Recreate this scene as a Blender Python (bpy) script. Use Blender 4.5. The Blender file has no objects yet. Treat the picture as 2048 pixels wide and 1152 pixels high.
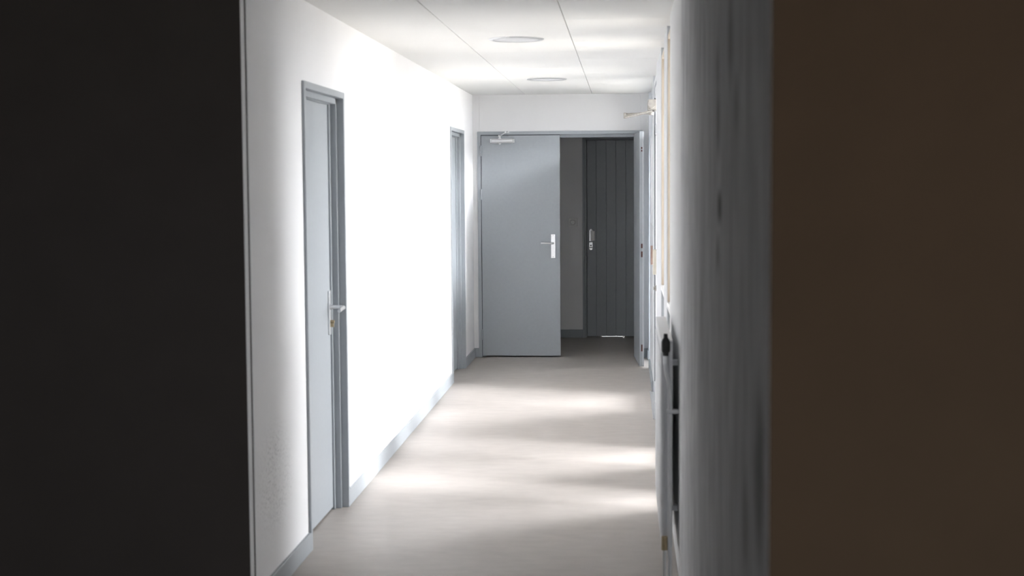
import bpy, bmesh, math, random
from mathutils import Vector, Matrix

S = bpy.context.scene
COL = S.collection

# ------------------------------------------------------------------ camera
cam = bpy.data.cameras.new('camera')
cam.sensor_width = 36.0
cam.lens = 3000.0 / 2048.0 * 36.0
cam.clip_start = 0.05
cam.dof.use_dof = True
cam.dof.focus_distance = 13.0
cam.dof.aperture_fstop = 4.0
cam_ob = bpy.data.objects.new('camera', cam)
COL.objects.link(cam_ob)
YAW, PITCH, ROLL = 0.075, 0.0709, 0.0066
cam_ob.matrix_world = (Matrix.Translation((0, 0, 1.6))
                       @ Matrix.Rotation(YAW, 4, 'Z')
                       @ Matrix.Rotation(math.pi / 2 - PITCH, 4, 'X')
                       @ Matrix.Rotation(-ROLL, 4, 'Z'))
S.camera = cam_ob

# ------------------------------------------------------------------ view, world, daylight
S.view_settings.view_transform = 'Standard'
S.view_settings.look = 'None'
S.view_settings.gamma = 1.0
S.view_settings.exposure = 0.2
S.view_settings.use_curve_mapping = False
S.cycles.use_denoising = True
S.cycles.max_bounces = 16
S.cycles.diffuse_bounces = 10
S.cycles.transparent_max_bounces = 12

SKY = 10.5                         # even overcast part of the sky
# brighter hazy patches of the sky: (direction, cosine where it fades out, added strength)
PATCHES = [((0.55, 0.75, 0.27), 0.60, 39.0), ((0.90, -0.25, 0.325), 0.990, 150.0)]
world = bpy.data.worlds.new('overcast_sky')
S.world = world
world.use_nodes = True
wt = world.node_tree
bgn = wt.nodes['Background']
bgn.inputs['Color'].default_value = (0.97, 0.945, 1.0, 1)
w_tc = wt.nodes.new('ShaderNodeTexCoord')
w_last = None
for p_dir, p_cos, p_add in PATCHES:
    w_dot = wt.nodes.new('ShaderNodeVectorMath')
    w_dot.operation = 'DOT_PRODUCT'
    w_dot.inputs[1].default_value = Vector(p_dir).normalized()
    wt.links.new(w_tc.outputs['Generated'], w_dot.inputs[0])
    w_mr = wt.nodes.new('ShaderNodeMapRange')
    w_mr.interpolation_type = 'SMOOTHSTEP'
    for k, v in (('From Min', p_cos), ('From Max', 1.0), ('To Min', 0.0), ('To Max', p_add)):
        w_mr.inputs[k].default_value = v
    wt.links.new(w_dot.outputs['Value'], w_mr.inputs['Value'])
    w_add = wt.nodes.new('ShaderNodeMath')
    w_add.operation = 'ADD'
    w_add.inputs[1].default_value = SKY
    if w_last:
        wt.links.new(w_last.outputs[0], w_add.inputs[1])
    wt.links.new(w_mr.outputs['Result'], w_add.inputs[0])
    w_last = w_add
wt.links.new(w_last.outputs[0], bgn.inputs['Strength'])


def portal(a0, a1, z0, z1, p, side):
    """marks a glazed opening for the sky sampler; side -1: opening in a wall facing -X, 0: in the wall behind the camera"""
    li = bpy.data.lights.new('window_portal', 'AREA')
    li.shape = 'RECTANGLE'
    li.size = a1 - a0
    li.size_y = z1 - z0
    li.cycles.is_portal = True
    o = bpy.data.objects.new('window_portal', li)
    d = Vector((-1, 0, 0)) if side else Vector((0, 1, 0))
    o.rotation_mode = 'QUATERNION'
    o.rotation_quaternion = d.to_track_quat('-Z', 'Y')
    o.location = (p, (a0 + a1) / 2, (z0 + z1) / 2) if side else ((a0 + a1) / 2, p, (z0 + z1) / 2)
    COL.objects.link(o)


# ------------------------------------------------------------------ dimensions
XL, XR = -1.3696, 0.2174          # faces of the corridor's two long walls
HC = 2.3805                       # ceiling
YB = 13.587                       # face of the end wall
LOBBY_Y = 5.345                   # dark wall facing the camera, left
CORNER_Y = 2.27                   # brown wall facing the camera, right
WIN = [(7.206, 7.711), (8.293, 8.97), (11.62, 13.40)]
LIGHT_Z = 1.25                        # sill of the last opening's first light, glazing added to brighten the far end
TRANS_Y, TRANS_Z = 12.42, 1.96      # start of the solid post under the transom of the last opening; post top
EXT = (10.25, 11.36)              # glazed outside door
for a, b in WIN + [EXT]:
    portal(a, b, 0.02, 2.36, XR + 0.145, -1)
portal(-1.1, 2.7, 0.9, 2.35, -3.34, 0)

# ------------------------------------------------------------------ materials
MATS = {}


def mat(name, color, rough=0.6, spec=0.4, metal=0.0, noise=None, bump=None, emit=None):
    m = bpy.data.materials.new(name)
    m.use_nodes = True
    nt = m.node_tree
    p = nt.nodes['Principled BSDF']
    p.inputs['Base Color'].default_value = (*color, 1)
    p.inputs['Roughness'].default_value = rough
    p.inputs['Specular IOR Level'].default_value = spec
    p.inputs['Metallic'].default_value = metal
    tc = nt.nodes.new('ShaderNodeTexCoord')
    if noise:
        scale, amt = noise[0], noise[1]
        stretch = noise[2] if len(noise) > 2 else (1, 1, 1)
        mp = nt.nodes.new('ShaderNodeMapping')
        mp.inputs['Scale'].default_value = stretch
        nt.links.new(tc.outputs['Object'], mp.inputs['Vector'])
        n = nt.nodes.new('ShaderNodeTexNoise')
        n.inputs['Scale'].default_value = scale
        n.inputs['Detail'].default_value = 6
        nt.links.new(mp.outputs['Vector'], n.inputs['Vector'])
        r = nt.nodes.new('ShaderNodeMapRange')
        r.inputs['From Min'].default_value = 0.3
        r.inputs['From Max'].default_value = 0.7
        r.inputs['To Min'].default_value = 1 - amt
        r.inputs['To Max'].default_value = 1 + amt
        nt.links.new(n.outputs['Fac'], r.inputs['Value'])
        mx = nt.nodes.new('ShaderNodeVectorMath')
        mx.operation = 'SCALE'
        mx.inputs[0].default_value = color
        nt.links.new(r.outputs['Result'], mx.inputs['Scale'])
        nt.links.new(mx.outputs['Vector'], p.inputs['Base Color'])
    if bump:
        n2 = nt.nodes.new('ShaderNodeTexNoise')
        n2.inputs['Scale'].default_value = bump[0]
        n2.inputs['Detail'].default_value = 4
        nt.links.new(tc.outputs['Object'], n2.inputs['Vector'])
        b = nt.nodes.new('ShaderNodeBump')
        b.inputs['Strength'].default_value = bump[1]
        b.inputs['Distance'].default_value = bump[2] if len(bump) > 2 else 0.002
        nt.links.new(n2.outputs['Fac'], b.inputs['Height'])
        nt.links.new(b.outputs['Normal'], p.inputs['Normal'])
    MATS[name] = m
    return m


def glass_mat():
    m = bpy.data.materials.new('clear_glass')
    m.use_nodes = True
    nt = m.node_tree
    nt.nodes.clear()
    out = nt.nodes.new('ShaderNodeOutputMaterial')
    tr = nt.nodes.new('ShaderNodeBsdfTransparent')
    tr.inputs['Color'].default_value = (0.96, 0.98, 0.97, 1)
    gl = nt.nodes.new('ShaderNodeBsdfGlossy')
    gl.inputs['Roughness'].default_value = 0.02
    fr = nt.nodes.new('ShaderNodeFresnel')
    fr.inputs['IOR'].default_value = 1.45
    mx = nt.nodes.new('ShaderNodeMixShader')
    nt.links.new(fr.outputs['Fac'], mx.inputs['Fac'])
    nt.links.new(tr.outputs['BSDF'], mx.inputs[1])
    nt.links.new(gl.outputs['BSDF'], mx.inputs[2])
    nt.links.new(mx.outputs['Shader'], out.inputs['Surface'])
    MATS['clear_glass'] = m
    return m


def spots(m, color_socket_scale, centres, axes):
    """Darken a material's colour by soft-edged stains; centres = (p0, p1, r0, r1, depth) in two object axes."""
    nt = m.node_tree
    p = nt.nodes['Principled BSDF']
    link = p.inputs['Base Color'].links[0]
    src = link.from_socket
    tc = nt.nodes.new('ShaderNodeTexCoord')
    warp = nt.nodes.new('ShaderNodeTexNoise')
    warp.inputs['Scale'].default_value = 14
    warp.inputs['Detail'].default_value = 5
    nt.links.new(tc.outputs['Object'], warp.inputs['Vector'])
    sub = nt.nodes.new('ShaderNodeVectorMath')
    sub.operation = 'MULTIPLY_ADD'
    sub.inputs[1].default_value = (0.06, 0.06, 0.06)
    nt.links.new(warp.outputs['Color'], sub.inputs[0])
    nt.links.new(tc.outputs['Object'], sub.inputs[2])
    for c0, c1, r0, r1, depth in centres:
        off = nt.nodes.new('ShaderNodeVectorMath')
        off.operation = 'SUBTRACT'
        v = [0, 0, 0]
        v[axes[0]] = c0 + 0.03
        v[axes[1]] = c1 + 0.03
        off.inputs[1].default_value = v
        nt.links.new(sub.outputs['Vector'], off.inputs[0])
        sc = nt.nodes.new('ShaderNodeVectorMath')
        sc.operation = 'MULTIPLY'
        w = [0, 0, 0]
        w[axes[0]] = 1 / r0
        w[axes[1]] = 1 / r1
        sc.inputs[1].default_value = w
        nt.links.new(off.outputs['Vector'], sc.inputs[0])
        ln = nt.nodes.new('ShaderNodeVectorMath')
        ln.operation = 'LENGTH'
        nt.links.new(sc.outputs['Vector'], ln.inputs[0])
        mr = nt.nodes.new('ShaderNodeMapRange')
        mr.interpolation_type = 'SMOOTHSTEP'
        mr.inputs['From Min'].default_value = 0.2
        mr.inputs['From Max'].default_value = 1.0
        mr.inputs['To Min'].default_value = 1 - depth
        mr.inputs['To Max'].default_value = 1.0
        nt.links.new(ln.outputs['Value'], mr.inputs['Value'])
        mul = nt.nodes.new('ShaderNodeVectorMath')
        mul.operation = 'SCALE'
        nt.links.new(src, mul.inputs[0])
        nt.links.new(mr.outputs['Result'], mul.inputs['Scale'])
        src = mul.outputs['Vector']
    nt.links.new(src, p.inputs['Base Color'])


def scuffs(m, y0, y1, z0, z1, amount):
    """Fine dark speckle (scuffed plaster) confined to a patch of a wall, in object Y and Z."""
    nt = m.node_tree
    p = nt.nodes['Principled BSDF']
    src = p.inputs['Base Color'].links[0].from_socket
    tc = nt.nodes.new('ShaderNodeTexCoord')
    n = nt.nodes.new('ShaderNodeTexNoise')
    n.inputs['Scale'].default_value = 95
    n.inputs['Detail'].default_value = 3
    nt.links.new(tc.outputs['Object'], n.inputs['Vector'])
    big = nt.nodes.new('ShaderNodeTexNoise')
    big.inputs['Scale'].default_value = 6
    nt.links.new(tc.outputs['Object'], big.inputs['Vector'])
    off = nt.nodes.new('ShaderNodeVectorMath')
    off.operation = 'SUBTRACT'
    off.inputs[1].default_value = (0, (y0 + y1) / 2, (z0 + z1) / 2)
    nt.links.new(tc.outputs['Object'], off.inputs[0])
    sc = nt.nodes.new('ShaderNodeVectorMath')
    sc.operation = 'MULTIPLY'
    sc.inputs[1].default_value = (0, 2 / (y1 - y0), 2 / (z1 - z0))
    nt.links.new(off.outputs['Vector'], sc.inputs[0])
    ln = nt.nodes.new('ShaderNodeVectorMath')
    ln.operation = 'LENGTH'
    nt.links.new(sc.outputs['Vector'], ln.inputs[0])
    inside = nt.nodes.new('ShaderNodeMapRange')
    inside.interpolation_type = 'SMOOTHSTEP'
    for k, v in (('From Min', 0.2), ('From Max', 1.0), ('To Min', 1.0), ('To Max', 0.0)):
        inside.inputs[k].default_value = v
    nt.links.new(ln.outputs['Value'], inside.inputs['Value'])
    speck = nt.nodes.new('ShaderNodeMapRange')
    for k, v in (('From Min', 0.52), ('From Max', 0.66), ('To Min', 0.0), ('To Max', amount)):
        speck.inputs[k].default_value = v
    nt.links.new(n.outputs['Fac'], speck.inputs['Value'])
    mu = nt.nodes.new('ShaderNodeMath')
    mu.operation = 'MULTIPLY'
    nt.links.new(inside.outputs['Result'], mu.inputs[0])
    nt.links.new(speck.outputs['Result'], mu.inputs[1])
    mu2 = nt.nodes.new('ShaderNodeMath')
    mu2.operation = 'MULTIPLY'
    nt.links.new(mu.outputs[0], mu2.inputs[0])
    nt.links.new(big.outputs['Fac'], mu2.inputs[1])
    inv = nt.nodes.new('ShaderNodeMath')
    inv.operation = 'SUBTRACT'
    inv.inputs[0].default_value = 1.0
    nt.links.new(mu2.outputs[0], inv.inputs[1])
    mul = nt.nodes.new('ShaderNodeVectorMath')
    mul.operation = 'SCALE'
    nt.links.new(src, mul.inputs[0])
    nt.links.new(inv.outputs[0], mul.inputs['Scale'])
    nt.links.new(mul.outputs['Vector'], p.inputs['Base Color'])


WHITE = mat('white_wall_paint', (0.84, 0.845, 0.85), 0.75, 0.25, noise=(3, 0.012), bump=(180, 0.25))
POST = mat('pale_grey_joinery_paint', (0.60, 0.615, 0.64), 0.6, 0.3, noise=(3, 0.012), bump=(180, 0.1))
ENDW = mat('off_white_wall_paint', (0.72, 0.72, 0.725), 0.75, 0.25, noise=(3, 0.012), bump=(180, 0.25))
LEFTW = mat('white_textured_wall_paint', (0.89, 0.89, 0.895), 0.75, 0.25, noise=(3, 0.012), bump=(160, 0.3))
CEIL = mat('white_ceiling_board', (0.78, 0.78, 0.765), 0.8, 0.2, noise=(2, 0.01))
SEAM = mat('board_joint_grey', (0.55, 0.55, 0.54), 0.8, 0.2)  # grey of the backing seen through the ceiling joints
GREY = mat('grey_blue_gloss_paint', (0.335, 0.362, 0.384), 0.42, 0.4, noise=(40, 0.02), bump=(220, 0.06))
FLOOR = mat('greige_vinyl_floor', (0.42, 0.385, 0.355), 0.48, 0.35, noise=(9, 0.06, (0.8, 1.6, 1)), bump=(260, 0.05))
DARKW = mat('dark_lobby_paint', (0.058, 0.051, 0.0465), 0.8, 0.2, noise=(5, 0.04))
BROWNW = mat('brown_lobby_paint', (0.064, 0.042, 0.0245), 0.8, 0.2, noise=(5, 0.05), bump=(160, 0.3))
BARE = mat('bare_grey_render', (0.74, 0.745, 0.76), 0.85, 0.2, noise=(7, 0.20, (1, 2.2, 0.6)), bump=(60, 0.35))
STEEL = mat('brushed_steel', (0.72, 0.73, 0.74), 0.32, 0.5, 1.0, noise=(60, 0.04))
ALU = mat('silver_lacquer', (0.62, 0.63, 0.64), 0.35, 0.5, 0.6, noise=(30, 0.03))
OLDMETAL = mat('worn_bronze_metal', (0.38, 0.36, 0.33), 0.5, 0.5, 0.4, noise=(50, 0.2))
BRASS = mat('tarnished_brass', (0.42, 0.34, 0.22), 0.45, 0.5, 0.7, noise=(40, 0.15))
WOOD = mat('pale_beige_wood', (0.62, 0.545, 0.455), 0.55, 0.35, noise=(12, 0.1, (3, 3, 0.3)))
CREAM = mat('cream_plastic', (0.78, 0.73, 0.63), 0.45, 0.4, noise=(20, 0.02))
WPLASTIC = mat('white_plastic', (0.86, 0.86, 0.85), 0.4, 0.4, noise=(20, 0.01))
DIFFUSER = mat('frosted_light_diffuser', (0.80, 0.81, 0.83), 0.35, 0.4, noise=(20, 0.01))
ENAMEL = mat('white_radiator_enamel', (0.68, 0.69, 0.71), 0.35, 0.45, noise=(20, 0.02))
BLACK = mat('black_plastic', (0.02, 0.02, 0.021), 0.4, 0.4, noise=(30, 0.1))
GASKET_SHADE = mat('gasket_rubber_and_gap_shade', (0.07, 0.075, 0.085), 0.7, 0.3, noise=(30, 0.1))  # gasket colour, also used to paint shade into the door gaps
REDWOOD = mat('raw_red_wood_mortise', (0.07, 0.025, 0.018), 0.8, 0.2, noise=(30, 0.2))
BROWNPL = mat('brown_metal_plate', (0.36, 0.25, 0.21), 0.5, 0.4, noise=(30, 0.1))
PAVING = mat('pale_outdoor_paving', (0.52, 0.49, 0.44), 0.9, 0.2, noise=(3, 0.12), bump=(30, 0.4))
GLASS = glass_mat()

spots(BARE, 1, [(3.47, 1.54, 0.11, 0.06, 0.75), (3.52, 1.43, 0.08, 0.06, 0.5), (3.53, 1.735, 0.09, 0.11, 0.5),
                (3.13, 1.90, 0.11, 0.16, 0.5), (3.55, 1.86, 0.09, 0.09, 0.4), (2.42, 1.12, 0.14, 0.22, 0.6),
                (2.95, 1.75, 0.08, 0.08, 0.35), (2.7, 0.98, 0.08, 0.14, 0.4), (4.2, 1.2, 0.3, 0.5, 0.2)], (1, 2))
scuffs(LEFTW, 5.35, 6.15, 0.12, 0.75, 0.75)


# ------------------------------------------------------------------ mesh helpers
class MB:
    def __init__(self):
        self.bm = bmesh.new()

    def box(self, x0, x1, y0, y1, z0, z1, mtx=None):
        vs = [Vector((x, y, z)) for z in (z0, z1) for y in (y0, y1) for x in (x0, x1)]
        if mtx:
            vs = [mtx @ v for v in vs]
        v = [self.bm.verts.new(p) for p in vs]
        for f in ((0, 2, 3, 1), (4, 5, 7, 6), (0, 1, 5, 4), (1, 3, 7, 5), (3, 2, 6, 7), (2, 0, 4, 6)):
            self.bm.faces.new([v[i] for i in f])
        return self

    def tube(self, pts, r, n=12, cap=True, radii=None):
        pts = [Vector(p) for p in pts]
        rings = []
        up = Vector((0, 0, 1))
        prev = None
        for i, p in enumerate(pts):
            if i == 0:
                d = pts[1] - pts[0]
            elif i == len(pts) - 1:
                d = pts[-1] - pts[-2]
            else:
                d = (pts[i + 1] - pts[i]).normalized() + (pts[i] - pts[i - 1]).normalized()
            d.normalize()
            if prev is None:
                a = d.cross(up)
                if a.length < 1e-3:
                    a = d.cross(Vector((1, 0, 0)))
            else:
                a = prev - d * prev.dot(d)
            a.normalize()
            prev = a
            b = d.cross(a)
            rr = radii[i] if radii else r
            rings.append([self.bm.verts.new(p + (a * math.cos(2 * math.pi * k / n) + b * math.sin(2 * math.pi * k / n)) * rr)
                          for k in range(n)])
        for A, B in zip(rings, rings[1:]):
            for k in range(n):
                self.bm.faces.new((A[k], A[(k + 1) % n], B[(k + 1) % n], B[k]))
        if cap:
            self.bm.faces.new(list(reversed(rings[0])))
            self.bm.faces.new(rings[-1])
        return self

    def lathe(self, origin, axis, prof, n=40):
        """prof: list of (radius, distance along axis)"""
        origin, axis = Vector(origin), Vector(axis).normalized()
        a = axis.orthogonal().normalized()
        b = axis.cross(a)
        rings = []
        for r, h in prof:
            if r < 1e-6:
                rings.append([self.bm.verts.new(origin + axis * h)])
            else:
                rings.append([self.bm.verts.new(origin + axis * h + (a * math.cos(2 * math.pi * k / n) + b * math.sin(2 * math.pi * k / n)) * r)
                              for k in range(n)])
        for A, B in zip(rings, rings[1:]):
            for k in range(n):
                if len(A) == 1 and len(B) == 1:
                    continue
                if len(A) == 1:
                    self.bm.faces.new((A[0], B[(k + 1) % n], B[k]))
                elif len(B) == 1:
                    self.bm.faces.new((A[k], A[(k + 1) % n], B[0]))
                else:
                    self.bm.faces.new((A[k], A[(k + 1) % n], B[(k + 1) % n], B[k]))
        return self

    def prism(self, poly, axis, a0, a1):
        """poly in the two remaining axes (ordered), extruded along axis index"""
        def P(u, v, w):
            q = [0, 0, 0]
            o = [i for i in range(3) if i != axis]
            q[o[0]], q[o[1]], q[axis] = u, v, w
            return q
        A = [self.bm.verts.new(P(u, v, a0)) for u, v in poly]
        B = [self.bm.verts.new(P(u, v, a1)) for u, v in poly]
        self.bm.faces.new(A)
        self.bm.faces.new(list(reversed(B)))
        n = len(poly)
        for k in range(n):
            self.bm.faces.new((A[k], B[k], B[(k + 1) % n], A[(k + 1) % n]))
        return self

    def build(self, name, material, parent=None, bevel=0.0, smooth=False, seg=2):
        bmesh.ops.recalc_face_normals(self.bm, faces=self.bm.faces)
        me = bpy.data.meshes.new(name)
        self.bm.to_mesh(me)
        self.bm.free()
        me.materials.append(material)
        if smooth:
            for p in me.polygons:
                p.use_smooth = True
            me.set_sharp_from_angle(angle=math.radians(38))
        o = bpy.data.objects.new(name, me)
        COL.objects.link(o)
        if parent:
            o.parent = parent
            bpy.context.view_layer.update()
            o.matrix_parent_inverse = parent.matrix_world.inverted()
        if bevel:
            b = o.modifiers.new('edge_softening', 'BEVEL')
            b.width = bevel
            b.segments = seg
            b.limit_method = 'ANGLE'
        return o


def tag(o, label, cat, group=None, kind=None):
    o['label'] = label
    o['category'] = cat
    if group:
        o['group'] = group
    if kind:
        o['kind'] = kind
    return o


def struct(o, label, cat):
    return tag(o, label, cat, kind='structure')


def empty(name, loc):
    o = bpy.data.objects.new(name, None)
    o.location = loc
    o.empty_display_size = 0.1
    COL.objects.link(o)
    bpy.context.view_layer.update()
    return o


# ------------------------------------------------------------------ shell
T = 0.16
ROOM_Y = 15.3                     # wall of the dark room beyond the double door
struct(MB().box(-5.0, 3.2, -3.2, 2.42, -0.1, 0.0).box(-5.0, XR + 0.14, 2.42, YB + 0.1, -0.1, 0.0).box(-2.7, 1.7, YB + 0.1, ROOM_Y + 0.2, -0.1, 0.0).build('floor', FLOOR),
       'greige vinyl floor running the length of the corridor', 'floor')

# ceiling boards (one mesh: a grid of boards with thin open joints over a backing)
m = MB()
xs = [XL, -0.890, -0.288, XR]
JG = 0.0022
rows = [[5.33, 6.65, 7.89, 9.12, 10.35, 11.58, 12.8, YB]] * 2 + [[5.33, 6.65, 7.32, 8.5, 9.7, 10.95, 12.15, YB]]
for i in range(3):
    ys = rows[i]
    for j in range(len(ys) - 1):
        g = JG if i < 3 else 0
        m.box(xs[i] + (g if i else -0.02), xs[i + 1] - (g if i < 2 else -0.02), ys[j] + g * 0.45, ys[j + 1] - g * 0.45, HC, HC + 0.014)
c = m.build('ceiling', CEIL)
struct(c, 'white board ceiling with thin joints above the corridor', 'ceiling')
MB().box(XL - 0.2, XR + 0.35, 5.33, YB + 0.1, HC + 0.012, HC + 0.12).build('board_backing', SEAM, c)
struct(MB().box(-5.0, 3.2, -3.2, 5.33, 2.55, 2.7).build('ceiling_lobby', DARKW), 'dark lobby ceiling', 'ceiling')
struct(MB().box(-2.6, 1.6, YB + 0.1, ROOM_Y + 0.2, 2.42, 2.55).build('ceiling_back_room', CEIL), 'ceiling of the dark room beyond', 'ceiling')
struct(MB().box(-5.0, 3.2, 5.33, 5.36, 2.50, 2.7).build('trim_5', DARKW), 'step between lobby and corridor ceilings', 'trim')

# left wall with two door openings
D1 = (6.345, 7.2675)
D2 = (11.797, 12.764)
ZT = 2.035
m = MB()
y = 5.425
for a, b in (D1, D2):
    m.box(XL - T, XL, y, a + 0.02, 0, HC + 0.01)
    m.box(XL - T, XL, a + 0.02, b - 0.02, ZT - 0.02, HC + 0.01)
    y = b - 0.02
m.box(XL - T, XL, y, YB + 0.1, 0, HC + 0.01)
struct(m.build('wall_left', LEFTW, bevel=0.002), 'white textured long wall opposite the windows', 'wall')

# the slim pilaster edge and shadow gap where the dark lobby wall ends
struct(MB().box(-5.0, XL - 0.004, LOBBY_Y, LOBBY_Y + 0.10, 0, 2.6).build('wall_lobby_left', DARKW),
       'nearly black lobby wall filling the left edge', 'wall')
struct(MB().box(XL - 0.03, XL, LOBBY_Y + 0.001, 5.392, 0, HC + 0.01).build('trim_1', WHITE, bevel=0.003),
       'thin pale corner strip at the edge of the dark left wall', 'trim')

# right wall
struct(MB().box(XR, XR + 0.14, 5.795, WIN[0][0], 0, HC + 0.01).build('wall_right_radiator', WHITE, bevel=0.002), 'white wall behind the radiator', 'wall')
m = MB()
m.box(XR, XR + 0.14, WIN[0][1], WIN[1][0], 0, HC + 0.01)
m.box(XR, XR + 0.14, WIN[1][1], EXT[0], 0, HC + 0.01)
m.box(XR, XR + 0.14, EXT[1], WIN[2][0], 0, HC + 0.01)
m.box(XR, XR + 0.14, WIN[2][1], YB + 0.1, 0, HC + 0.01)
m.box(XR, XR + 0.14, TRANS_Y, TRANS_Y + 0.36, 0, TRANS_Z)
m.box(XR, XR + 0.14, WIN[2][0], TRANS_Y, 0, LIGHT_Z)
for a, b in WIN + [EXT]:
    m.box(XR + 0.02, XR + 0.14, a, b, 2.335, HC + 0.01)
struct(m.build('wall_right', POST, bevel=0.002), 'pale grey posts of the window wall', 'wall')
struct(MB().box(XR, XR + 0.28, CORNER_Y + 0.004, 5.778, 0, 2.6).build('wall_right_near', BARE, bevel=0.004),
       'stained bare grey wall between the radiator and the brown wall', 'wall')
struct(MB().box(XR + 0.02, XR + 0.14, 5.778, 5.795, 0, HC + 0.01).build('trim_2', GREY),
       'dark upright joint between stained grey wall and white strip', 'trim')
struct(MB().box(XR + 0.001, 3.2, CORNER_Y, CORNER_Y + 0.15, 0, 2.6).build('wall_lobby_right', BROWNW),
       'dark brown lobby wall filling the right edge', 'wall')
# rest of the lobby around the camera
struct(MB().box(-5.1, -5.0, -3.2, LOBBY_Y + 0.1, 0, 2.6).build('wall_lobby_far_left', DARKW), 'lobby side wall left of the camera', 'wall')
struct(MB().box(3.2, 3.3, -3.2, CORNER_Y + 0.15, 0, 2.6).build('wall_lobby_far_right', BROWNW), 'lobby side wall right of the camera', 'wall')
LW = (-1.1, 2.7, 0.9, 2.35)  # unseen window, added to bring fill daylight into the lobby
m = MB()
m.box(-5.0, LW[0], -3.32, -3.2, 0, 2.6).box(LW[1], 3.2, -3.32, -3.2, 0, 2.6)
m.box(LW[0], LW[1], -3.32, -3.2, 0, LW[2]).box(LW[0], LW[1], -3.32, -3.2, LW[3], 2.6)
struct(m.build('wall_lobby_rear', BROWNW), 'lobby wall behind the camera', 'wall')
e = empty('added_fill_window', (0.8, -3.26, LW[2]))
struct(e, 'long window added behind the camera to light the lobby', 'window')
m = MB()
bars = [LW[0] + 0.026 + k * (LW[1] - LW[0] - 0.052) / 3 for k in range(4)]
for xc in bars:
    m.box(xc - 0.025, xc + 0.025, -3.30, -3.24, LW[2] + 0.001, LW[3] - 0.001)
for xa, xb in zip(bars, bars[1:]):
    for za, zb in ((LW[2] + 0.001, LW[2] + 0.05), (LW[3] - 0.05, LW[3] - 0.001)):
        m.box(xa + 0.025, xb - 0.025, -3.299, -3.241, za, zb)
m.build('window_frame', WHITE, e, bevel=0.002)
for xa, xb in zip(bars, bars[1:]):
    MB().box(xa + 0.02, xb - 0.02, -3.272, -3.266, LW[2] + 0.045, LW[3] - 0.045).build('glass_pane', GLASS, e)

# end wall with the double door opening
FX0, FX1, FZ = -1.3266, 0.1661, 2.051
m = MB()
m.box(-2.7, FX0 + 0.02, YB, YB + 0.16, 0, 2.5)
m.box(FX1 - 0.02, 1.7, YB, YB + 0.16, 0, 2.5)
m.box(FX0 + 0.02, FX1 - 0.02, YB, YB + 0.16, FZ - 0.02, 2.5)
struct(m.build('wall_end', ENDW, bevel=0.002), 'white end wall above and around the double door', 'wall')

# dark room beyond
RDX0, RDX1, RDZ = -0.424, 0.62, 2.05
m = MB()
m.box(-2.6, RDX0 + 0.02, ROOM_Y, ROOM_Y + 0.15, 0, 2.45)
m.box(RDX1 - 0.02, 1.6, ROOM_Y, ROOM_Y + 0.15, 0, 2.45)
m.box(RDX0 + 0.02, RDX1 - 0.02, ROOM_Y, ROOM_Y + 0.15, RDZ - 0.02, 2.45)
struct(m.build('wall_back_room', LEFTW), 'white wall in the dark room beyond the double door', 'wall')
m = MB()
m.box(-2.7, -2.6, YB + 0.1, ROOM_Y + 0.2, 0, 2.45)
m.box(1.6, 1.7, YB + 0.1, ROOM_Y + 0.2, 0, 2.45)
struct(m.build('wall_back_room_sides', LEFTW), 'side walls of the dark room beyond', 'wall')

# baseboards
BH, BT = 0.083, 0.012


def baseboard(name, boxes, label):
    m = MB()
    for b in boxes:
        m.box(*b, 0, BH)
    struct(m.build(name, GREY, bevel=0.0025), label, 'baseboard')


baseboard('baseboard_left', [(XL - 0.001, XL + BT, 5.426, D1[0] + 0.001), (XL - 0.001, XL + BT, D1[1], D2[0]), (XL - 0.001, XL + BT, D2[1], YB)],
          'grey blue skirting along the left wall')
baseboard('baseboard_end', [(XL + BT, FX0, YB - BT, YB + 0.001), (FX1, XR, YB - BT, YB + 0.001)], 'grey blue skirting beside the double door frame')
baseboard('baseboard_right', [(XR - BT, XR + 0.001, EXT[1], TRANS_Y + 0.36), (XR - BT, XR + 0.001, WIN[2][1], YB - BT), (XR - BT, XR + 0.001, WIN[1][1], EXT[0])], 'grey blue skirting below the white posts of the window wall')
baseboard('baseboard_back_room', [(-2.6, RDX0, ROOM_Y - BT, ROOM_Y + 0.001)], 'dark grey skirting in the room beyond')


# ------------------------------------------------------------------ doors on the left wall
def lever_handle_side(parent, x, yc, zc, near):
    """plate, lever and cylinder on a face looking towards +X"""
    pl = MB().box(x, x + 0.008, yc - 0.02, yc + 0.02, zc - 0.135, zc + 0.08).build('handle_plate', STEEL, parent, bevel=0.002)
    MB().tube([(x + 0.006, yc, zc), (x + 0.014, yc, zc)], 0.014, 20).tube(
        [(x + 0.006, yc, zc), (x + 0.058, yc, zc), (x + 0.070, yc - 0.004, zc), (x + 0.076, yc - 0.018, zc - 0.001),
         (x + 0.076, yc - 0.07, zc - 0.003), (x + 0.073, yc - 0.115, zc - 0.010)], 0.0095, 14,
        radii=[0.0095, 0.0095, 0.0098, 0.0098, 0.009, 0.0085]).build('lever', STEEL, parent, smooth=True)
    m = MB().tube([(x + 0.006, yc, zc - 0.072), (x + 0.026, yc, zc - 0.072)], 0.0085, 16)
    m.box(x + 0.006, x + 0.024, yc - 0.005, yc + 0.005, zc - 0.097, zc - 0.074)
    m.build('lock_cylinder', BRASS, parent, smooth=True)


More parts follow.
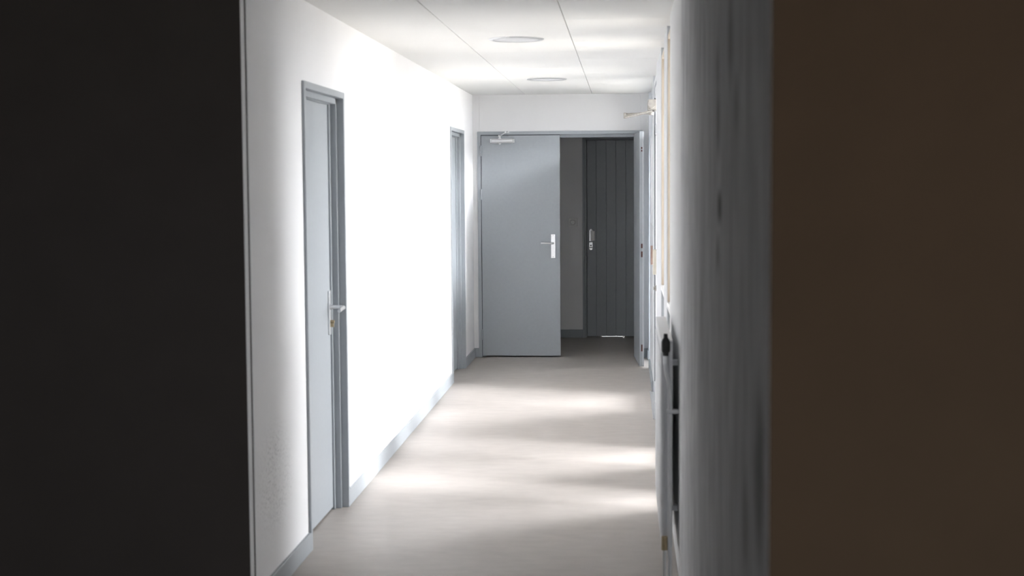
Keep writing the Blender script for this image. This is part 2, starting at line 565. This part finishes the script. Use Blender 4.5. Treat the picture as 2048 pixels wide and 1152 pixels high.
def left_door(name, y0, y1, label, handle=True):
    e = empty(name, (XL, (y0 + y1) / 2, 0))
    struct(e, label, 'door')
    xf = XL + 0.012               # face of the frame
    fw = 0.03                     # face width
    r1, r2 = 0.034, 0.027         # the two reveals
    st = 0.026                    # step between them
    m = MB()
    for s, yo in ((1, y0), (-1, y1)):
        def yy(d):
            return yo + s * d
        poly = [(xf, yy(0)), (xf, yy(fw)), (xf - r1, yy(fw)), (xf - r1, yy(fw + st)), (xf - r1 - r2, yy(fw + st)),
                (xf - r1 - r2, yy(fw + 0.055)), (xf - 0.12, yy(fw + 0.055)), (xf - 0.12, yy(0.022)), (XL - 0.004, yy(0.022)), (XL + 0.0005, yy(0))]
        m.prism(poly, 2, 0.0, ZT - 0.0)
    # head, same profile turned on its side, between the uprights
    polyh = [(xf, ZT), (xf, ZT - fw), (xf - r1, ZT - fw), (xf - r1, ZT - fw - st), (xf - r1 - r2, ZT - fw - st),
             (xf - r1 - r2, ZT - fw - 0.03), (xf - 0.12, ZT - fw - 0.03), (xf - 0.12, ZT - 0.022), (XL - 0.004, ZT - 0.022), (XL + 0.0005, ZT)]
    a0, a1 = y0 + fw - 0.001, y1 - fw + 0.001
    A = [m.bm.verts.new((u, a0, v)) for u, v in polyh]
    B = [m.bm.verts.new((u, a1, v)) for u, v in polyh]
    m.bm.faces.new(A)
    m.bm.faces.new(list(reversed(B)))
    for k in range(len(polyh)):
        q = (k + 1) % len(polyh)
        m.bm.faces.new((A[k], B[k], B[q], A[q]))
    m.build('door_frame', GREY, e, bevel=0.0015)
    xl = xf - r1 - r2 - 0.0085
    leaf = MB().box(xl - 0.04, xl, y0 + fw + st + 0.004, y1 - fw - st - 0.005, 0.012, ZT - fw - st - 0.004).build('door_leaf', GREY, e, bevel=0.0015)
    MB().box(xl - 0.006, xl + 0.007, y1 - fw - st - 0.0045, y1 - fw - st + 0.024, 0.013, ZT - fw - st).box(xl - 0.006, xl + 0.007, y0 + fw + st + 0.01, y1 - fw - st - 0.0045, ZT - fw - st - 0.0035, ZT - fw - st - 0.0005).build('gap_shade_strip', GASKET_SHADE, e)  # dark strip put in the leaf gap as its black shadow line
    if handle:
        lever_handle_side(leaf, xl, y1 - fw - st - 0.062, 1.0, y0)
    else:
        m = MB().box(xl, xl + 0.012, y0 + 0.36, y0 + 0.52, 1.90, 1.955)
        m.build('closer_body', ALU, leaf, bevel=0.004)
    # back of the opening, closing off the unlit room behind the leaf
    MB().box(XL - T - 0.01, XL - T, y0, y1, 0, ZT).build('backing', GASKET_SHADE, e)
    return e


left_door('door_1', *D1, 'grey blue door recessed in left wall with steel lever, nearest the camera')
left_door('door_2', *D2, 'grey blue recessed door in left wall next to the double door', handle=False)

# ------------------------------------------------------------------ double fire door
YF = YB - 0.012                   # face of the steel frame
e = empty('trim_3', ((FX0 + FX1) / 2, YB, 0))
struct(e, 'grey steel frame around the double door in the end wall', 'door frame')
m = MB()
fw, st = 0.03, 0.028
for s, xo in ((1, FX0), (-1, FX1)):
    def xx(d):
        return xo + s * d
    poly = [(xx(0), YF), (xx(fw), YF), (xx(fw), YF + 0.05), (xx(fw + st), YF + 0.05), (xx(fw + st), YF + 0.085), (xx(fw), YF + 0.085),
            (xx(fw), YF + 0.15), (xx(0.022), YF + 0.15), (xx(0.022), YB + 0.004), (xx(0), YB + 0.0005)]
    m.prism(poly, 2, 0, FZ)
m.build('jamb', GREY, e, bevel=0.0015)
m = MB()
poly = [(YF, FZ), (YF, FZ - fw), (YF + 0.05, FZ - fw), (YF + 0.05, FZ - fw - st), (YF + 0.085, FZ - fw - st), (YF + 0.085, FZ - fw),
        (YF + 0.15, FZ - fw), (YF + 0.15, FZ - 0.022), (YB + 0.004, FZ - 0.022), (YB + 0.0005, FZ)]
m.prism(poly, 0, FX0 + fw - 0.001, FX1 - fw + 0.001)
m.build('head', GREY, e, bevel=0.0015)

LX0, LX1 = -1.2935, -0.5805       # left leaf
e = empty('door_3', (LX0, YF, 0))
struct(e, 'closed left leaf of the double door with steel lever and closer', 'door')
MB().box(LX0 + 0.002, LX1, YF + 0.003, YF + 0.043, 0.014, 2.0145).build('door_leaf', GREY, e, bevel=0.0015)
MB().box(LX0 - 0.003, LX0 + 0.0018, YF + 0.008, YF + 0.043, 0.012, 2.0205).box(LX0 + 0.0018, LX1, YF + 0.008, YF + 0.043, 2.0150, 2.0205).build('gap_shade_strip', GASKET_SHADE, e)  # darkens the gap round the leaf, standing in for its shadow
for zc in (1.878, 1.484, 0.207):
    m = MB().tube([(LX0 - 0.0015, YF - 0.008, zc - 0.044), (LX0 - 0.0015, YF - 0.008, zc + 0.044)], 0.0085, 14)
    m.tube([(LX0 - 0.0015, YF - 0.008, zc - 0.048), (LX0 - 0.0015, YF - 0.008, zc + 0.048)], 0.006, 12)
    m.box(LX0 - 0.002, LX0 + 0.004, YF - 0.006, YF + 0.004, zc - 0.042, zc + 0.042)
    m.build('hinge', GREY, e, smooth=True)
hd = MB().box(-0.663, -0.623, YF - 0.006, YF + 0.0035, 0.905, 1.121).build('handle_plate', STEEL, e, bevel=0.002)
hd['label'] = 'brushed steel handle plate'
m = MB().tube([(-0.643, YF - 0.004, 1.040), (-0.643, YF - 0.012, 1.040)], 0.013, 20)
m.tube([(-0.643, YF - 0.005, 1.040), (-0.643, YF - 0.040, 1.040), (-0.648, YF - 0.052, 1.040), (-0.662, YF - 0.056, 1.040), (-0.70, YF - 0.056, 1.041),
        (-0.752, YF - 0.052, 1.043)], 0.008, 12)
m.build('lever', STEEL, hd, smooth=True)
for zc in (1.109, 0.917):
    MB().tube([(-0.643, YF - 0.0055, zc), (-0.643, YF - 0.0072, zc)], 0.0035, 10).build('screw', OLDMETAL, hd, smooth=True)
# door closer
cl = MB()
n = 8
prof = [(-0.0165, -0.006), (-0.0165, 0.004), (-0.010, 0.016), (0.010, 0.016), (0.0165, 0.004), (0.0165, -0.006), (0.010, -0.018), (-0.010, -0.018)]
ZC = 1.966
cl.prism([(YF - 0.022 + a * 1.25, ZC + b * 1.2) for b, a in [(p[1], p[0]) for p in prof]], 0, -1.196, -1.000)
clo = cl.build('door_closer', ALU, e, bevel=0.003)
clo['label'] = 'silver overhead door closer'
for xa, xb in ((-1.207, -1.196), (-1.000, -0.989)):
    MB().box(xa, xb, YF - 0.040, YF + 0.003, ZC - 0.018, ZC + 0.018).build('end_cap', ALU, clo, bevel=0.004)
m = MB().tube([(-1.121, YF - 0.022, ZC - 0.026), (-1.121, YF - 0.022, ZC + 0.026)], 0.014, 16)
m.tube([(-1.121, YF - 0.022, ZC - 0.033), (-1.121, YF - 0.022, ZC + 0.040)], 0.008, 14)
m.build('pinion', ALU, clo, smooth=True)
m = MB()
M4 = Matrix.Translation((-1.121, YF - 0.022, 2.012))
m.box(-0.012, 0.012, -0.010, 0.010, -0.009, 0.006, M4)
m.tube([(-1.121, YF - 0.022, 2.012), (-1.095, YF - 0.055, 2.022), (-1.066, YF - 0.075, 2.040)], 0.0055, 10)
m.tube([(-1.066, YF - 0.075, 2.033), (-1.066, YF - 0.075, 2.050)], 0.009, 12)
m.tube([(-1.066, YF - 0.075, 2.044), (-1.055, YF - 0.035, 2.048), (-1.050, YF - 0.004, 2.050)], 0.0055, 10)
m.box(-1.062, -1.036, YF - 0.022, YF + 0.0, 2.036, 2.050)
m.build('closer_arm', ALU, clo, smooth=True)

# right leaf, swung towards the camera
piv = Vector((0.124, YF + 0.002, 0))
end = Vector((0.1665, 12.838, 0))
e = empty('door_4', piv)
struct(e, 'right leaf of the double door, swung open edge on to the camera', 'door')
d = (end - piv)
L = d.length
ang = math.atan2(d.y, d.x)
M4 = Matrix.Translation(piv) @ Matrix.Rotation(ang, 4, 'Z')     # local x along leaf; local +y points to +X side after turning -90
# with ang ~ -87 deg local +y points to +X, so the thickness lies on local -y (towards the opening)
leaf = MB().box(0.0, L, -0.038, 0.0, 0.010, 2.0165, M4).build('door_leaf', GREY, e, bevel=0.0015)
m = MB()
m.box(L - 0.0005, L + 0.0012, -0.0285, -0.0085, 0.35, 1.72, M4)
MB().box(L - 0.0005, L + 0.0010, -0.012, -0.007, 0.02, 2.01, M4).build('edge_seal', ALU, leaf)
m.bm.free()
for za, zb, ya, yb in ((1.868, 1.885, -0.024, -0.013), (1.846, 1.860, -0.024, -0.013), (1.025, 1.063, -0.025, -0.011), (0.948, 0.997, -0.025, -0.011), (0.140, 0.198, -0.024, -0.012)):
    MB().box(L - 0.012, L + 0.0014, ya, yb, za, zb, M4).build('lock_mortise', REDWOOD, leaf)
for zc in (1.878, 1.484, 0.207):
    MB().tube([piv + Vector((0.004, -0.006, zc - 0.044)), piv + Vector((0.004, -0.006, zc + 0.044))], 0.007, 12).build('hinge', GREY, leaf, smooth=True)

# ------------------------------------------------------------------ planked door in the dark room
e = empty('door_5', (RDX0, ROOM_Y, 0))
struct(e, 'dark grey plank door in the unlit room beyond the double door', 'door')
m = MB()
yf = ROOM_Y - 0.015
for s, xo in ((1, RDX0), (-1, RDX1)):
    def xx(d):
        return xo + s * d
    m.prism([(xx(0), yf), (xx(0.022), yf), (xx(0.022), yf + 0.02), (xx(0.040), yf + 0.02), (xx(0.040), yf + 0.12), (xx(0.022), yf + 0.12), (xx(0), ROOM_Y + 0.0005)], 2, 0, RDZ)
m.box(RDX0 + 0.02, RDX1 - 0.02, yf, yf + 0.02, RDZ - 0.022, RDZ)
m.box(RDX0 + 0.02, RDX1 - 0.02, yf + 0.02, yf + 0.12, RDZ - 0.034, RDZ - 0.001)
m.build('door_frame', GREY, e, bevel=0.0015)
m = MB()
xa = RDX0 + 0.043
seams = [-0.284, -0.182, -0.084, 0.016, 0.116, 0.216, 0.316, 0.416, 0.516]
edges = [xa] + seams + [RDX1 - 0.043]
for a, b in zip(edges, edges[1:]):
    m.box(a + 0.002, b - 0.002, yf + 0.024, yf + 0.06, 0.014, RDZ - 0.038)
m.box(xa, RDX1 - 0.043, yf + 0.030, yf + 0.058, 0.016, RDZ - 0.040)
leaf = m.build('door_leaf', GREY, e, bevel=0.0035)
ys = yf + 0.024
m = MB().box(-0.358, -0.322, ys - 0.008, ys + 0.001, 0.985, 1.10)
m.tube([(-0.34, ys, 1.098), (-0.34, ys - 0.008, 1.098)], 0.014, 16)
hb = m.build('handle_plate', STEEL, leaf, bevel=0.003)
MB().box(-0.342, -0.300, ys - 0.062, ys - 0.018, 0.995, 1.092).tube([(-0.335, ys, 1.05), (-0.335, ys - 0.03, 1.05)], 0.012, 12).build('pull_knob', WPLASTIC, leaf, bevel=0.008, seg=3)
m = MB().box(-0.358, -0.322, ys - 0.007, ys + 0.001, 0.915, 0.978)
m.lathe((-0.340, ys + 0.001, 0.915), (0, -1, 0), [(0, 0), (0.018, 0), (0.018, 0.008), (0, 0.008)], 24)
m.build('lock_plate', STEEL, leaf, bevel=0.002)
MB().tube([(-0.340, ys - 0.006, 0.944), (-0.340, ys - 0.010, 0.944)], 0.008, 14).build('keyhole', BLACK, leaf)
MB().box(-0.262, -0.206, ys - 0.003, ys + 0.001, 1.490, 1.528).build('number_plate', GREY, leaf, bevel=0.001)
MB().box(-0.22, -0.02, ROOM_Y + 0.06, ROOM_Y + 0.10, 0.0005, 0.004).build('threshold_strip', ALU, e)

# cupboard-like space behind the plank door, shut off except for a slit of daylight under the door
m = MB()
m.box(-2.6, -0.24, ROOM_Y + 0.15, ROOM_Y + 0.2, 0, 2.45).box(0.0, 1.6, ROOM_Y + 0.15, ROOM_Y + 0.2, 0, 2.45).box(-0.24, 0.0, ROOM_Y + 0.15, ROOM_Y + 0.2, 0.010, 2.45)
struct(m.build('wall_behind_plank_door', WHITE), 'wall closing the space behind the plank door', 'wall')

# rotary control beside it
e = empty('wall_switch', (-0.522, ROOM_Y, 1.18))
tag(e, 'square white rotary switch on the wall beside the dark plank door', 'switch')
MB().box(-0.567, -0.477, ROOM_Y - 0.012, ROOM_Y + 0.0, 1.137, 1.226).build('switch_plate', WPLASTIC, e, bevel=0.004)
MB().lathe((-0.522, ROOM_Y - 0.011, 1.182), (0, -1, 0), [(0, 0), (0.034, 0), (0.034, 0.004), (0.030, 0.006), (0.029, 0.002), (0.024, 0.002), (0.0235, 0.018), (0.021, 0.022), (0, 0.022)], 36).build('dial', WPLASTIC, e, smooth=True)

# ------------------------------------------------------------------ ceiling lights
def ceiling_light(y, label):
    e = empty('ceiling_light', (-0.590, y, HC))
    tag(e, label, 'ceiling light', 'round flush ceiling lights')
    MB().lathe((-0.590, y, HC + 0.0005), (0, 0, -1), [(0.118, 0), (0.152, 0), (0.152, 0.003), (0.146, 0.007), (0.132, 0.0085), (0.124, 0.006), (0.118, 0.004)], 64).build('trim_ring', ALU, e, smooth=True)
    MB().lathe((-0.590, y, HC + 0.0005), (0, 0, -1), [(0, 0), (0.123, 0), (0.1235, 0.005), (0.10, 0.0075), (0.05, 0.009), (0, 0.0095)], 64).build('diffuser', DIFFUSER, e, smooth=True)


ceiling_light(8.295, 'larger looking round flush ceiling light nearer the camera')
ceiling_light(11.553, 'round flush ceiling light in front of the double door')


# ------------------------------------------------------------------ windows
def window(name, y0, y1, label, sill=0.98):
    e = empty(name, (XR, (y0 + y1) / 2, 0))
    struct(e, label, 'window')
    xb = XR + 0.09
    top = 2.335
    for ya, yb in ((y0 + 0.0005, y0 + 0.02), (y1 - 0.02, y1 - 0.0005)):
        MB().box(XR + 0.003, xb, ya, yb, sill, top).build('jamb_lining', WOOD, e, bevel=0.002)
        MB().box(XR + 0.003, xb, ya, yb, 0.0, sill - 0.03).build('shade_grey_lining', GREY, e, bevel=0.002)  # grey below the sill stands in for the shaded spandrel
    MB().box(XR + 0.004, xb, y0 + 0.02, y1 - 0.02, top - 0.022, top).build('head_lining', WOOD, e, bevel=0.002)
    MB().box(XR - 0.001, xb, y0 + 0.0005, y1 - 0.0005, sill - 0.028, sill).build('window_sill', WHITE, e, bevel=0.004)
    m = MB()
    xa, xc = XR + 0.068, XR + 0.108
    for za, zb in ((0.0, sill - 0.03), (sill, top - 0.022)):
        m.box(xa, xc, y0 + 0.0005, y0 + 0.058, za, zb)
        m.box(xa, xc, y1 - 0.058, y1 - 0.0005, za, zb)
        m.box(xa, xc, y0 + 0.058, y1 - 0.058, za, za + 0.045)
        m.box(xa, xc, y0 + 0.058, y1 - 0.058, zb - 0.045, zb)
    m.build('window_frame', WOOD, e, bevel=0.002)
    for za, zb in ((0.04, sill - 0.07), (sill + 0.04, top - 0.062)):
        MB().box(XR + 0.085, XR + 0.091, y0 + 0.055, y1 - 0.055, za, zb).build('glass_pane', GLASS, e)
    return e


window('window_1', *WIN[0], 'tall wood lined window just past the radiator')
window('window_2', *WIN[1], 'tall wood lined window between the two windowless white posts')
e = empty('window_3', (XR, 12.5, 0))
w3 = struct(e, 'glazed panel and transom beside the open leaf of the double door', 'window')
y0, y1 = WIN[2]
top = 2.335
xa, xc = XR + 0.06, XR + 0.11
m = MB()
for a, b, za, zb in ((y0 + 0.001, TRANS_Y - 0.001, LIGHT_Z + 0.001, TRANS_Z), (TRANS_Y + 0.361, y1 - 0.001, 0.001, TRANS_Z), (y0 + 0.001, y1 - 0.001, TRANS_Z + 0.001, top)):
    m.box(xa, xc, a, a + 0.045, za, zb)
    m.box(xa, xc, b - 0.045, b, za, zb)
    m.box(xa, xc, a + 0.045, b - 0.045, za, za + 0.045)
    m.box(xa, xc, a + 0.045, b - 0.045, zb - 0.045, zb)
m.build('window_frame', POST, w3, bevel=0.002)
MB().box(XR + 0.082, XR + 0.088, y0 + 0.042, TRANS_Y - 0.042, LIGHT_Z + 0.042, TRANS_Z - 0.042).build('glass_pane', GLASS, w3)
MB().box(XR + 0.082, XR + 0.088, TRANS_Y + 0.403, y1 - 0.042, 0.042, TRANS_Z - 0.042).build('glass_pane', GLASS, w3)
MB().box(XR + 0.082, XR + 0.088, y0 + 0.042, y1 - 0.042, TRANS_Z + 0.042, top - 0.042).build('glass_pane', GLASS, w3)
MB().box(XR - 0.016, XR + 0.003, WIN[2][0] - 0.055, WIN[2][0] - 0.005, 0.955, 1.10).build('finger_plate', BROWNPL, w3, bevel=0.002)

# ------------------------------------------------------------------ glazed outside door
e = empty('door_6', (XR, (EXT[0] + EXT[1]) / 2, 0))
struct(e, 'glazed outside door in the window wall with closer and cream lock box', 'door')
y0, y1 = EXT
m = MB()
m.box(XR + 0.004, XR + 0.10, y0 + 0.0005, y0 + 0.045, 0, 2.335)
m.box(XR + 0.004, XR + 0.10, y1 - 0.045, y1 - 0.0005, 0, 2.335)
m.box(XR + 0.004, XR + 0.10, y0 + 0.045, y1 - 0.045, 2.29, 2.335)
m.build('door_frame', POST, e, bevel=0.002)
m = MB()
a, b = y0 + 0.05, y1 - 0.05
xa, xb = XR + 0.012, XR + 0.055
m.box(xa, xb, a, a + 0.085, 0.012, 2.285)
m.box(xa, xb, b - 0.085, b, 0.012, 2.285)
for za, zb in ((0.012, 0.11), (1.94, 2.01), (2.205, 2.285)):
    m.box(xa, xb, a + 0.085, b - 0.085, za, zb)
leaf = m.build('door_leaf', POST, e, bevel=0.002)
for za, zb in ((0.105, 1.945), (2.005, 2.21)):
    MB().box(XR + 0.032, XR + 0.038, a + 0.08, b - 0.08, za, zb).build('glass_pane', GLASS, leaf)
m = MB()
m.box(xa - 0.006, xa + 0.002, b - 0.098, b - 0.084, 0.10, 2.21)
m.box(xa - 0.006, xa + 0.002, a + 0.084, a + 0.096, 0.10, 2.21)
m.build('gasket', GASKET_SHADE, leaf)
m = MB().box(XR - 0.022, XR + 0.014, a + 0.02, a + 0.10, 0.955, 1.125)
m.build('lock_box', CREAM, leaf, bevel=0.004)
m = MB().box(XR - 0.006, XR + 0.014, a + 0.035, a + 0.085, 0.84, 0.88)
m.tube([(XR - 0.001, a + 0.06, 0.86), (XR - 0.018, a + 0.06, 0.86)], 0.012, 14)
m.build('bolt_latch', OLDMETAL, leaf, bevel=0.002)
m = MB().box(0.166, XR + 0.012, 10.62, 10.86, 2.092, 2.168)
clo = m.build('door_closer', OLDMETAL, e, bevel=0.006)
clo['label'] = 'worn grey metal door closer'
MB().tube([(0.190, 10.66, 2.10), (0.190, 10.66, 2.06)], 0.018, 16).tube([(0.192, 10.50, 2.13), (0.192, 10.64, 2.13)], 0.026, 18).build('pinion', OLDMETAL, clo, smooth=True)
m = MB()
m.tube([(0.190, 10.66, 2.075), (0.006, 10.72, 2.068)], 0.0085, 10)
m.tube([(0.006, 10.72, 2.080), (0.006, 10.72, 2.040)], 0.011, 12)
m.tube([(0.006, 10.72, 2.048), (0.200, 10.36, 2.075)], 0.0085, 10)
m.build('closer_arm', OLDMETAL, clo, smooth=True)
tag(MB().box(0.196, XR + 0.10, 10.02, 11.32, 0.0, 0.006).box(0.190, 0.198, 10.02, 11.32, 0.0, 0.012).build('threshold_bar', ALU, bevel=0.001),
    'thin metal threshold bar on the floor under the glazed outside door', 'threshold', kind='structure')

# ------------------------------------------------------------------ radiator
RY0, RY1 = 6.0, 7.06
RX0, RX1 = 0.147, 0.192
e = empty('radiator', ((RX0 + RX1) / 2, (RY0 + RY1) / 2, 0))
tag(e, 'white panel radiator with black thermostat valve below the first window', 'radiator')
m = MB()
m.box(RX0, RX0 + 0.014, RY0, RY1, 0.12, 0.955)
k = RY0 + 0.04
while k < RY1 - 0.04:
    m.box(RX0 - 0.003, RX0 + 0.003, k, k + 0.022, 0.17, 0.91)
    k += 0.05
m.build('front_panel', ENAMEL, e, bevel=0.003)
m = MB().box(RX1 - 0.012, RX1, RY0 + 0.004, RY1 - 0.004, 0.12, 0.95)
k = RY0 + 0.02
while k < RY1 - 0.04:
    m.box(RX0 + 0.014, RX1 - 0.012, k, k + 0.002, 0.16, 0.92)
    k += 0.025
m.build('rear_panel', ENAMEL, e)
MB().box(RX0, RX1, RY0 + 0.002, RY1 - 0.002, 0.955, 0.962).build('top_grille', ENAMEL, e, bevel=0.001)
for zc in (0.86, 0.26):
    MB().box(RX1 - 0.004, XR - 0.001, RY0 + 0.10, RY0 + 0.125, zc - 0.012, zc + 0.012).build('wall_bracket', ENAMEL, e, bevel=0.002)
xv, yv = 0.163, RY0 - 0.045
m = MB().lathe((xv, yv, 0.905), (0, 0, 1), [(0, 0), (0.011, 0), (0.012, 0.012), (0.016, 0.016), (0.0175, 0.024), (0.0175, 0.055), (0.014, 0.066), (0.009, 0.072), (0.008, 0.088), (0, 0.089)], 24)
m.build('thermostat_head', BLACK, e, smooth=True)
m = MB().tube([(xv, yv, 0.875), (xv, yv, 0.908)], 0.010, 16).tube([(xv, yv, 0.885), (xv, RY0 + 0.005, 0.885)], 0.009, 14)
m.build('valve_body', STEEL, e, smooth=True)
MB().tube([(xv, yv, 0.88), (xv, yv, 0.855), (xv + 0.004, yv, 0.83), (xv + 0.013, yv, 0.80), (xv + 0.017, yv, 0.77), (xv + 0.017, yv, 0.40), (xv + 0.017, yv, 0.0)], 0.0085, 14).build('supply_pipe', ENAMEL, e, smooth=True)
m = MB().tube([(RX0 + 0.012, RY0 + 0.004, 0.155), (RX0 + 0.012, RY0 - 0.035, 0.155)], 0.011, 14).tube([(RX0 + 0.012, RY0 - 0.035, 0.12), (RX0 + 0.012, RY0 - 0.035, 0.175)], 0.0125, 14)
m.build('lockshield_valve', BRASS, e, smooth=True)
MB().tube([(RX0 + 0.012, RY0 - 0.035, 0.125), (RX0 + 0.012, RY0 - 0.035, 0.0)], 0.0075, 12).build('return_pipe', STEEL, e, smooth=True)
MB().box(xv + 0.005, XR - 0.001, yv - 0.012, yv + 0.012, 0.675, 0.69).build('pipe_clip', ENAMEL, e, bevel=0.002)

# ------------------------------------------------------------------ outside
struct(MB().box(XR + 0.14, 40, -30, 60, -0.14, -0.04).box(-20, XR + 0.14, ROOM_Y + 0.2, 60, -0.14, -0.04).box(-20, 0.4, -30, -3.32, -0.14, -0.04).build('ground_outside', PAVING), 'pale paved ground outside the windows', 'ground')
